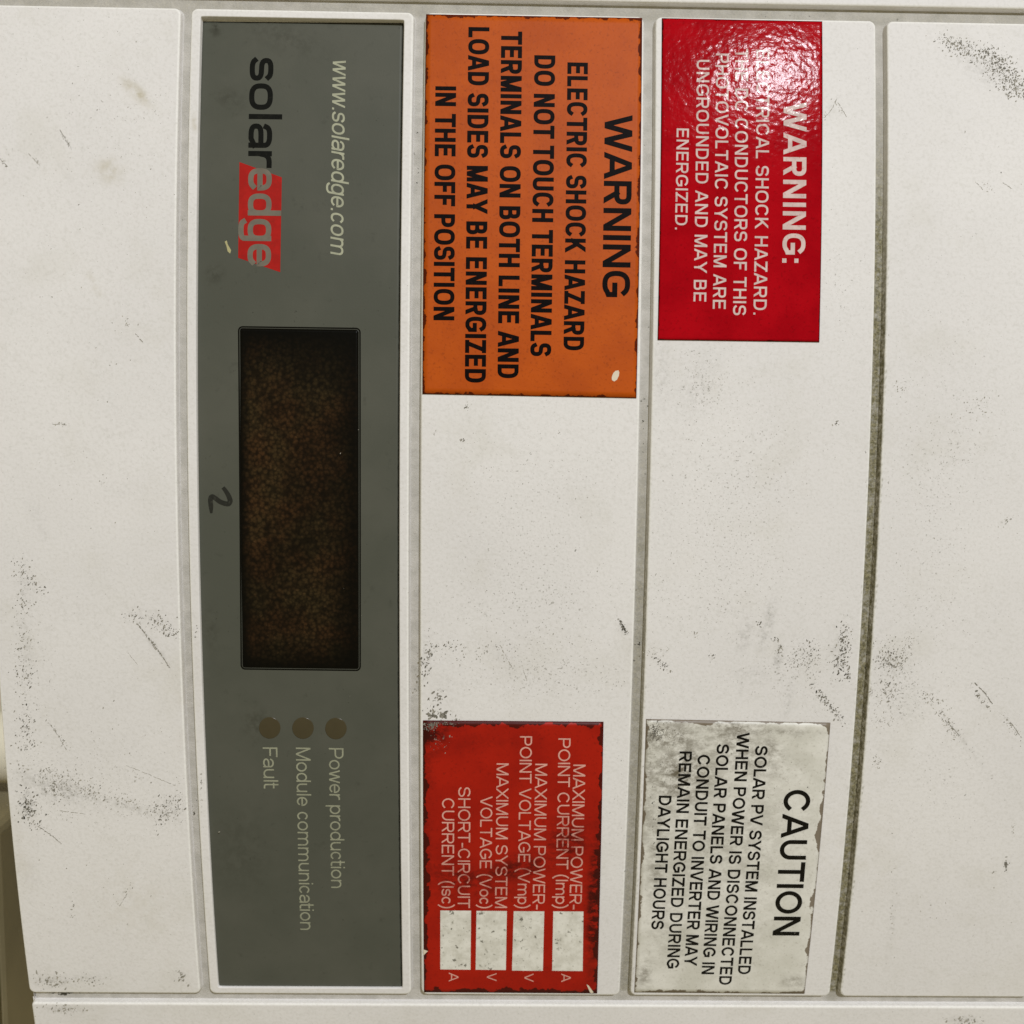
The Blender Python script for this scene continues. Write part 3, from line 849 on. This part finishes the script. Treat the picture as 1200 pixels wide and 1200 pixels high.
# orange
OPX = [(499.3, 16.6), (752.6, 21.0), (745.8, 466.6), (495.0, 461.8)]
orange = sticker("warning_sticker", "large orange electric shock hazard sticker with black lettering and a small white chip", OPX,
                 dict(mname="orange_vinyl", face=lin(192, 86, 16), face2=lin(180, 78, 16), edge=lin(70, 16, 6), kind="grain", ew=.75, rough=.5, spec=.12, crust=260, stain_colour=lin(150, 60, 20)),
                 [(600, 100, 140, 60, 0, .2)])
OBL = print_material("black_on_orange", lin(10, 4, 4), "grain", rough=.55, wear=lin(50, 16, 8), wear_amt=.35, spec=.06)
Z_ = [(680, 165, 1, 1, 0, 0)]
for (s, a, b, c, wt) in (("WARNING", (708.7, 134.5), (705.6, 348.0), 32.6, .185),
                         ("ELECTRIC SHOCK HAZARD", (665.0, 73.0), (660.3, 410.3), 24.0, .196),
                         ("DO NOT TOUCH TERMINALS", (626.2, 64.6), (621.3, 417.2), 24.6, .196),
                         ("TERMINALS ON BOTH LINE AND", (587.4, 36.6), (583.0, 443.0), 24.6, .196),
                         ("LOAD SIDES MAY BE ENERGIZED", (549.0, 31.6), (544.7, 448.2), 24.6, .196),
                         ("IN THE OFF POSITION", (510.2, 101.0), (508.0, 375.2), 24.4, .196)):
    text("heading_text" if s == "WARNING" else "text_line", s, a, b, c, OBL, orange, ZT, weight=wt, p=2.5, attrs=Z_)
CHIP = plain("bare_white_chip", lin(226, 214, 192), .6, .3, .12, 900)
patch("torn_spot", [(717.5, 440), (718.8, 437), (721.5, 434.5), (724.8, 434), (725.8, 436.5), (725.2, 440.5), (723, 445), (719.8, 447), (717.2, 445.5), (716.8, 443)], CHIP, orange, ZT + .02)

# red glossy
RPX = [(775.8, 21.2), (963.6, 25.0), (960.2, 401.0), (770.8, 398.4)]
red = sticker("warning_sticker", "glossy red embossed electrical shock sticker with white lettering and a bright glare spot", RPX,
              dict(mname="glossy_red_vinyl", face=lin(178, 12, 24), face2=lin(160, 8, 20), edge=lin(50, 8, 8), kind="leather", ew=.3, rough=.10, spec=.019, crust=300), [], 60, 100)
RW = print_material("white_on_glossy_red", lin(222, 200, 196), "leather", rough=.09, wear=lin(186, 70, 70), wear_amt=.45, spec=.019)
for (s, a, b, c, wt) in (("WARNING:", (918.3, 119.5), (916.6, 307.8), 27.0, .185),
                         ("ELECTRICAL SHOCK HAZARD.", (886.4, 58.2), (882.8, 368.6), 15.4, .152),
                         ("THE DC CONDUCTORS OF THIS", (861.4, 57.0), (858.9, 369.3), 15.3, .152),
                         ("PHOTOVOLTAIC SYSTEM ARE", (839.0, 62.6), (835.2, 361.8), 15.2, .152),
                         ("UNGROUNDED AND MAY BE", (816.4, 70.0), (812.6, 353.2), 15.0, .152),
                         ("ENERGIZED.", (793.0, 150.4), (791.0, 268.8), 14.4, .152)):
    text("heading_text" if s[:3] == "WAR" else "text_line", s, a, b, c, RW, red, ZT, weight=wt, p=2.4, attrs=Z_, track=.045)

# red with boxes
BPX = [(495.7, 844.4), (707.3, 846.0), (699.8, 1164.2), (496.9, 1162.8)]
BST = [(506, 858, 20, 26, 0, 1.6), (605, 1018, 64, 18, -14, 1.0), (665, 985, 26, 30, 0, 1.2), (540, 1030, 40, 22, 0, 1.0), (697, 1060, 10, 90, 0, 2.0), (530, 1030, 30, 30, 0, .7), (570, 1040, 40, 18, 0, .6), (500, 1000, 6, 60, 0, .8), (694, 1080, 10, 70, 0, 1.0), (560, 870, 60, 12, 0, .25), (500, 900, 8, 50, 0, .6)]
box_red = sticker("rating_sticker", "matt red maximum power ratings sticker with four blank white boxes and dark frayed edges", BPX,
                  dict(mname="matt_red_vinyl", face=lin(172, 28, 10), face2=lin(156, 22, 8), edge=lin(58, 10, 6), kind="film", ew=1.35, rough=.42, spec=.2, crust=190, wide=.05, stain_colour=lin(70, 10, 6)), BST)
PW = print_material("pale_on_matt_red", lin(226, 172, 158), rough=.5, wear=lin(140, 40, 28), wear_amt=.35, spec=.3)
for (s, a, b, c) in (("MAXIMUM POWER-", (671.9, 896.0), (667.0, 1065.0), 14.4), ("POINT CURRENT (Imp)", (654.4, 865.2), (650.6, 1065.0), 14.3),
                     ("MAXIMUM POWER-", (627.3, 895.0), (624.0, 1065.0), 14.2), ("POINT VOLTAGE (Vmp)", (609.4, 862.7), (606.2, 1065.0), 14.2),
                     ("MAXIMUM SYSTEM", (582.0, 894.5), (580.0, 1064.0), 14.2), ("VOLTAGE (Voc)", (563.0, 933.0), (561.6, 1065.0), 14.2),
                     ("SHORT-CIRCUIT", (537.0, 922.3), (536.3, 1064.0), 14.4), ("CURRENT (Isc)", (518.0, 935.4), (517.3, 1065.0), 14.5)):
    text("text_line", s, a, b, c, PW, box_red, ZT, weight=.118, attrs=BST)
for (ch, x, y0, y1, c) in (("A", 657.8, 1141, 1150.8, 11.2), ("V", 614.7, 1141, 1150.6, 10.6), ("V", 570.8, 1140.3, 1149.6, 11.2), ("A", 526.0, 1139.8, 1150.1, 11.3)):
    text("unit_letter", ch, (x, y0), (x - .1, y1), c, PW, box_red, ZT, weight=.12, attrs=BST)
def blank_material():
    k = NT("scuffed_white_field")
    c = k.mix(k.ramp(k.noise(240, 5, .7), .35, .7), lin(234, 233, 226), lin(208, 206, 196))
    c = k.mix(k.math("MULTIPLY", k.ramp(k.noise(700, 4, .7), .58, .70), .6), c, lin(110, 108, 92))
    c = k.mix(k.math("MULTIPLY", k.ramp(k.noise(420, 3, .6), .64, .70), .8), c, lin(84, 80, 68))
    return k.out(c, .5, .3)
BLANK = blank_material()
for q in ([(648.4, 1068), (683.8, 1068.2), (682.8, 1138), (647.0, 1137.6)], [(602, 1067.8), (637.8, 1068), (636.2, 1137.8), (600, 1137.4)],
          [(558.4, 1067.4), (594, 1067.6), (592.8, 1136.8), (557.4, 1136.4)], [(516.0, 1067), (552.0, 1067.2), (551.4, 1136.4), (516.0, 1136)]):
    strip_patch("blank_box", (q[0], q[3]), (q[1], q[2]), 16, BLANK, box_red, ZT)
patch("torn_spot", [(687.2, 1153.5), (690, 1155), (695.6, 1163), (693, 1164), (691.5, 1163)], CHIP, box_red, ZT + .03)
patch("torn_spot", [(495.9, 1112.5), (501.5, 1114.5), (496.4, 1119.5)], CHIP, box_red, ZT + .03)

# white caution
WPX = [(757.4, 842.8), (973.2, 847.0), (942.8, 1164.6), (743.5, 1163.0)]
WST = [(800, 905, 46, 60, 25, 1.0), (870, 880, 60, 34, 35, .65), (850, 985, 110, 120, 0, .34), (770, 1000, 14, 90, 0, .7), (935, 900, 20, 40, 0, .15), (790, 1080, 40, 80, 0, .25), (775, 862, 34, 24, 0, 1.0), (850, 850, 60, 8, 5, .9), (845, 858, 22, 14, 0, .8), (790, 890, 30, 40, 20, .55), (905, 880, 14, 26, -30, .8), (880, 910, 50, 8, 40, .4), (760, 960, 12, 60, 0, .5), (830, 960, 70, 70, 0, .22), (780, 1080, 30, 80, 0, .3), (790, 865, 60, 26, 20, .8), (865, 862, 20, 18, 0, 1.0), (900, 858, 60, 6, 0, .7), (820, 846, 70, 5, 0, 1.2), (760, 900, 8, 60, 0, .7), (755, 1140, 10, 24, 0, .8), (880, 1060, 40, 80, 0, .18), (930, 1150, 16, 10, 0, .6), (800, 860, 60, 18, 30, .4)]
white = sticker("caution_sticker", "dirty white caution sticker with black lettering and brown frayed edges", WPX,
                dict(mname="aged_white_vinyl", face=lin(234, 233, 227), face2=lin(212, 211, 202), edge=lin(112, 98, 80), kind="film", ew=1.1, rough=.42, spec=.35, crust=170, stain_colour=lin(98, 90, 72)), WST)
WB = print_material("black_on_white", lin(14, 12, 9), rough=.45, spec=.2, wear=lin(70, 66, 54), wear_amt=.2)
for (s, a, b, c, wt) in (("CAUTION", (919.2, 925.5), (905.2, 1096.2), 31.4, .165),
                         ("SOLAR PV SYSTEM INSTALLED", (885.2, 874.0), (864.4, 1141.6), 14.8, .178),
                         ("WHEN POWER IS DISCONNECTED", (863.8, 858.4), (842.2, 1154.0), 14.8, .178),
                         ("SOLAR PANELS AND WIRING IN", (840.0, 872.0), (821.9, 1141.6), 14.9, .178),
                         ("CONDUIT TO INVERTER MAY", (817.6, 884.5), (801.6, 1131.8), 15.0, .178),
                         ("REMAIN ENERGIZED DURING", (796.3, 880.5), (780.9, 1135.0), 14.8, .178),
                         ("DAYLIGHT HOURS", (772.2, 932.4), (762.9, 1089.0), 14.9, .178)):
    text("heading_text" if s == "CAUTION" else "text_line", s, a, b, c, WB, white, ZT, weight=wt, attrs=Z_)

# ------------------------------------------------------------------ flecks of dirt rubbed on the paint
def flecks(name, clusters, mat, parent, h, label=None, scratches=()):
    verts, faces, tone = [], [], []
    for (x, y, a, b, ang, n_, size, dark) in clusters:
        t = math.radians(ang)
        for _ in range(int(n_ * 1.7)):
            p, q = rng.normal() * a * .62, rng.normal() * b * .62
            fx, fy = x + p * math.cos(t) - q * math.sin(t), y + p * math.sin(t) + q * math.cos(t)
            s = size * .60 * (.45 + rng.random() ** 2 * 1.25); el = 1 + rng.random() * 1.5; th = math.radians(-55 + rng.normal() * 32)
            k = 6; ph0 = rng.random() * 6.28; base = len(verts)
            vv_ = float(at(fx, fy)[1])
            if vv_ > -1.2 or (vv_ < -298.8 and vv_ > -303.2): continue
            for j in range(k):
                r = s * (.55 + .6 * rng.random()); al = 2 * math.pi * j / k
                ex, ey = r * el * math.cos(al), r * math.sin(al)
                u, v = at(fx + ex * math.cos(th) - ey * math.sin(th), fy + ex * math.sin(th) + ey * math.cos(th), h)
                verts.append(W(float(u), float(v), float(front(v)) + h))
            g = min(.62, max(.02,   .20 + (1 - dark) * .55 + rng.normal() * .09))
            tone += [g] * k; faces.append(tuple(range(base, base + k)))
    for (pts, wd, g) in scratches:
        P_ = [np.array(p_, float) for p_ in pts]; n_ = 14
        for i in range(len(P_) - 1):
            d = P_[i + 1] - P_[i]; nn = np.array((-d[1], d[0])) / np.linalg.norm(d); prev = None
            for j in range(n_ + 1):
                q = P_[i] + d * j / n_ + nn * rng.normal() * .25; ww = wd * (.25 + .75 * rng.random())
                cur = []
                for sg in (1, -1):
                    u, v = at(*(q + nn * sg * ww / 2), h); cur.append(len(verts)); verts.append(W(float(u), float(v), float(front(v)) + h)); tone.append(min(.62, g + .1 * rng.random()))
                if prev and rng.random() < .86: faces.append((prev[0], prev[1], cur[1], cur[0]))
                prev = cur
    me = mesh(name, verts, faces)
    fs = [tuple(q.vertices)[::-1] if q.normal.y > 0 else tuple(q.vertices) for q in me.polygons]
    me2 = mesh(name, verts, fs); bpy.data.meshes.remove(me)
    float_attr(me2, "tone", tone)
    o = link(name, me2, mat, parent, shade=False)
    o["kind"] = "stuff"
    if label: o["label"] = label
    return o
def fleck_material():
    k = NT("rubbed_dirt")
    return k.out(k.mix(k.attr("tone"), (0.02, 0.018, 0.014, 1), (0.72, 0.68, 0.58, 1)), .7, .2)
FL = fleck_material()
CL = [(30, 672, 10, 18, -30, 40, 1.0, .75), (42, 684, 14, 5, 40, 22, 1.0, .8), (27, 705, 9, 12, 0, 30, .9, .6), (28, 745, 9, 22, -20, 34, .8, .45), (27, 785, 10, 22, 0, 55, 1.0, .8), (30, 848, 10, 26, 0, 60, 1.05, .8), (36, 870, 8, 14, 0, 22, 1.0, .7),
      (75, 915, 55, 12, 17, 150, .85, .55), (65, 925, 12, 18, 0, 60, .9, .7), (32, 945, 9, 18, 0, 75, 1.2, .9), (40, 965, 18, 5, 38, 28, .95, .7), (150, 942, 60, 8, 17, 90, .85, .55), (197, 950, 16, 18, 15, 80, 1.0, .8), (60, 955, 40, 3, 12, 16, .7, .4), (150, 905, 40, 3, 22, 20, .7, .4), (208, 935, 5, 18, 0, 26, .9, .7),
      (185, 730, 22, 9, 22, 50, 1.1, .8), (155, 722, 10, 8, 0, 14, 1.0, .8), (198, 742, 8, 6, 0, 18, 1.1, .85), (180, 756, 25, 1.2, 54, 34, .9, .6), (68, 860, 20, 1.5, 50, 14, .8, .55), (60, 1150, 22, 9, 0, 40, 1.2, .5), (100, 1148, 24, 6, 0, 26, 1.0, .55), (213, 1146, 7, 10, 0, 14, 1.4, .55), (77, 164, 12, 1.5, 57, 10, .9, .65), (4, 191, 6, 2, 45, 6, 1, .6), (45, 190, 5, 1.2, 50, 5, .9, .5),
      (150, 380, 4, 8, -30, 8, .8, .5), (72, 497, 8, 2, 0, 8, .9, .4), (120, 565, 6, 6, 30, 8, .8, .45), (100, 120, 70, 70, 0, 14, .8, .6), (110, 300, 90, 150, 0, 26, .7, .5), (110, 520, 90, 150, 0, 26, .7, .5), (110, 1040, 90, 70, 0, 24, .75, .55), (85, 1068, 3, 16, 0, 10, .9, .6), (145, 1050, 20, 4, -50, 12, .8, .45), (160, 860, 50, 30, 0, 16, .8, .5),
      (500, 772, 7, 22, 10, 55, 1.15, .8), (525, 757, 14, 8, 0, 24, .9, .75), (570, 762, 50, 10, -10, 46, .8, .65), (510, 820, 10, 14, 0, 22, 1.4, .75), (590, 770, 22, 1.5, 52, 14, .8, .4), (640, 750, 40, 14, 0, 16, .7, .5), (508, 838, 5, 4, 0, 16, 2.0, .8), (521, 838, 5, 4, 0, 16, 1.9, .8), (534, 842, 3, 3, 0, 6, 1.6, .7), (620, 640, 120, 130, 0, 60, .6, .5), (548, 476, 3, 4, 0, 6, 1.0, .7), (543, 515, 5, 1, 0, 6, .9, .8), (510, 507, 3, 3, 0, 4, .8, .7), (655, 508, 3, 3, 0, 4, .8, .6),
      (731, 737, 2.5, 6, -30, 22, 1.3, .9), (726, 728, 1, 4, -20, 8, .9, .8), (674, 645, 1.5, 2, 0, 3, .9, .9), (730, 940, 6, 150, 0, 14, .6, .5),
      (775, 778, 12, 4, 42, 26, 1.0, .85), (770, 765, 12, 8, 0, 16, .8, .5), (990, 750, 7, 20, 0, 70, 1.05, .85), (985, 775, 9, 16, 0, 60, 1.15, .9), (994, 792, 2, 5, 0, 12, 1.2, .8), (942, 772, 18, 16, 0, 85, .85, .75), (950, 760, 10, 12, 0, 30, .8, .7), (968, 822, 26, 4, 49, 75, 1.05, .8), (982, 840, 6, 4, 49, 14, 1.1, .85), (891, 730, 3, 4, 20, 8, 1.1, .9), (908, 750, 4, 3, 0, 8, 1.0, .8), (914, 762, 3, 6, 0, 16, 1.2, .55), (834, 769, 5, 4, 20, 8, 1.0, .8), (815, 744, 4, 4, 30, 8, .9, .6), (980, 497, 3, 2, 0, 7, 1.0, .8), (1015, 530, 1, 1, 0, 2, 1, .9), (825, 450, 28, 40, -50, 44, .6, .3), (865, 600, 100, 160, 0, 60, .6, .45), (790, 620, 20, 120, 0, 30, .6, .5), (985, 130, 10, 2, 60, 10, .7, .4), (968, 132, 12, 2, -60, 8, .7, .4),
      (1125, 55, 26, 9, 20, 110, 1.05, .72), (1172, 82, 30, 15, 42, 260, 1.1, .75), (1160, 62, 14, 6, 40, 40, 1.0, .75), (1110, 46, 12, 6, 20, 26, .9, .6), (1195, 105, 12, 10, 50, 60, 1.1, .7),
      (1045, 775, 14, 12, 0, 100, 1.0, .75), (1040, 760, 16, 12, -20, 50, .8, .6), (1065, 760, 8, 18, 20, 36, .8, .55), (1040, 812, 12, 14, 0, 46, .95, .7), (1092, 820, 16, 8, 20, 44, .8, .55), (1112, 850, 18, 5, 52, 60, .85, .6), (1150, 818, 16, 3, 52, 26, .95, .75), (1185, 850, 24, 4, 50, 34, .8, .6), (1035, 845, 12, 8, 0, 22, .7, .5), (1028, 893, 4, 8, 0, 16, .8, .6), (1145, 475, 18, 12, -25, 30, .75, .5), (1055, 455, 8, 8, 0, 14, .8, .5), (1120, 520, 40, 40, 30, 40, .65, .45), (1180, 610, 16, 4, -30, 14, .75, .5), (1155, 218, 14, 3, 25, 8, .8, .5), (1173, 202, 1, 1, 0, 2, .9, .8), (1131, 155, 1, 1, 0, 2, .9, .7), (1090, 620, 50, 50, 0, 50, .6, .5), (1179, 1014, 2, 6, 0, 14, 1.1, .8), (1188, 975, 3, 12, 0, 8, .7, .4), (1165, 1022, 3, 2, 0, 4, .8, .6), (1131, 932, 1, 1, 0, 2, 1, .8), (1046, 1060, 4, 60, 0, 26, .7, .35), (1100, 1050, 80, 80, 0, 26, .6, .4), (1130, 1195, 20, 5, 0, 30, 1.1, .5), (75, 1183, 22, 5, 0, 34, 1.1, .45), (236, 930, 1.2, 18, 0, 14, .7, .6), (230, 740, 1.5, 12, 0, 8, .8, .8)]
SCR = [([(161, 731), (172, 745), (186, 763), (199, 783)], 1.5, .30), ([(58, 848), (68, 862), (78, 879)], 1.0, .42), ([(148, 897), (180, 910), (206, 921)], .8, .45), ([(70, 950), (100, 954)], .9, .45), ([(44, 968), (62, 980), (72, 989)], 1.1, .40),
       ([(1142, 800), (1154, 812), (1163, 825)], 1.6, .25), ([(1184, 846), (1198, 866)], 1.1, .35), ([(1112, 848), (1124, 862)], 1.1, .3), ([(586, 756), (600, 782)], 1.0, .46), ([(613, 785), (618, 798)], .8, .46), ([(966, 138), (975, 128), (981, 115)], .9, .42), ([(982, 120), (992, 137)], .9, .42), ([(726, 727), (731, 735), (734, 741)], 2.2, .10),
       ([(70, 152), (75, 160)], 1.0, .28), ([(76, 164), (83, 173)], 1.0, .28), ([(0, 186), (9, 195)], 1.0, .3), ([(33, 180), (47, 194)], .8, .42), ([(158, 390), (168, 402)], 1.2, .35), ([(140, 1062), (150, 1046)], .9, .4), ([(1143, 213), (1152, 222)], .9, .4), ([(1175, 214), (1186, 221)], .9, .4), ([(62, 497), (78, 498)], 1.0, .4), ([(150, 765), (162, 780)], .7, .48), ([(1178, 1010), (1179, 1018)], 2.0, .2)]
flecks("rubbed_flecks", CL, FL, inv, .025, scratches=SCR)
# dark crumbs caught on the stickers and in the groove mouth
CS = [(505, 852, 6, 5, 0, 30, 1.2, .9), (525, 848, 10, 3, 0, 16, 1.0, .9), (515, 870, 10, 10, 0, 16, .8, .8)]
flecks("crumbs", CS, FL, box_red, ZT + .03)
CW = [(768, 858, 8, 9, 0, 90, .9, .9), (785, 862, 14, 12, 0, 60, .7, .6), (775, 895, 12, 20, 0, 40, .7, .55), (765, 945, 4, 30, 0, 16, .8, .7), (890, 905, 40, 20, 30, 24, .6, .6), (850, 1000, 90, 90, 0, 40, .5, .5)]
flecks("crumbs", CW, FL, white, ZT + .03)
CP = [(380, 115, 60, 60, 0, 14, .8, .95), (265, 700, 20, 60, 0, 20, .8, .95), (250, 830, 16, 40, 0, 18, .8, .95), (445, 420, 15, 60, 0, 14, .8, .95), (300, 1080, 60, 60, 0, 22, .8, .95), (420, 1090, 40, 60, 0, 12, .8, .95), (420, 250, 40, 60, 0, 16, .8, .95)]
pale = [(263, 283), (265.5, 281.5), (266.5, 286), (270.5, 293), (269.5, 297), (266.5, 294.5), (265, 288)]
patch("pale_chip", pale, plain("yellowed_scratch", lin(176, 170, 124), .6, .3), plate, .035, hfun=plate_h)

# ------------------------------------------------------------------ behind and below: wall, box and pipe
def wall():
    k = NT("painted_wall")
    c = k.mix(k.ramp(k.noise(12, 5, .6), .35, .7), (.62, .56, .42, 1), (.70, .64, .50, 1))
    m = k.out(c, .8, .2, k.bump(k.noise(180, 4), .001, .5))
    o = link("wall", box_mesh("wall", -900, 900, -900, 900, -190, -124, 0), m, None, shade=False)
    o["label"] = "cream painted wall behind the inverter"; o["kind"] = "structure"
wall()

jb = thing("junction_box", "olive beige metal box below the inverter with a dark seam", "box", (-215, -330, -120))
BOXM = plain("olive_beige_metal", (.24, .205, .115, 1), .5, .4, .12, 80, .2)
link("box_body", box_mesh("box_body", -285, -178, -400, -262, -123, -50, 4), BOXM, jb, shade=False)
link("box_lid", box_mesh("box_lid", -287, -176, -402, -260, -47, -36, 3), BOXM, jb, shade=False)
DARK = plain("dark_seam", (.02, .018, .012, 1), .8, .2)
link("seam_gasket", box_mesh("seam_gasket", -283, -181, -398, -264, -50.5, -46.5, 0), DARK, jb, shade=False)

def lathe(name, u_axis_pts, v0, w0, mat, parent, n=28):
    """Turned about an axis along u (up the unit)."""
    verts, faces = [], []
    for (u, r) in u_axis_pts:
        for a in range(n):
            t = 2 * math.pi * a / n; verts.append(W(u, v0 + r * math.cos(t), w0 + r * math.sin(t)))
    for k in range(len(u_axis_pts) - 1):
        for a in range(n):
            i, j = k * n + a, k * n + (a + 1) % n; faces.append((i, j, j + n, i + n))
    me = mesh(name, verts, faces); 
    return link(name, me, mat, parent)
cg = thing("cable_conduit", "pale plastic conduit with a collar running down beside the olive box", "conduit", (-150, -243, -80))
PVC = plain("pale_conduit_plastic", (.72, .68, .56, 1), .45, .4, .15, 120, .2)
lathe("collar", [(-147, 9), (-147, 21), (-152, 22.5), (-166, 22.5), (-170, 20), (-170, 14)], -243, -80, PVC, cg)
lathe("pipe", [(-169, 13.5), (-400, 13.5), (-400, 8)], -243, -80, PVC, cg)
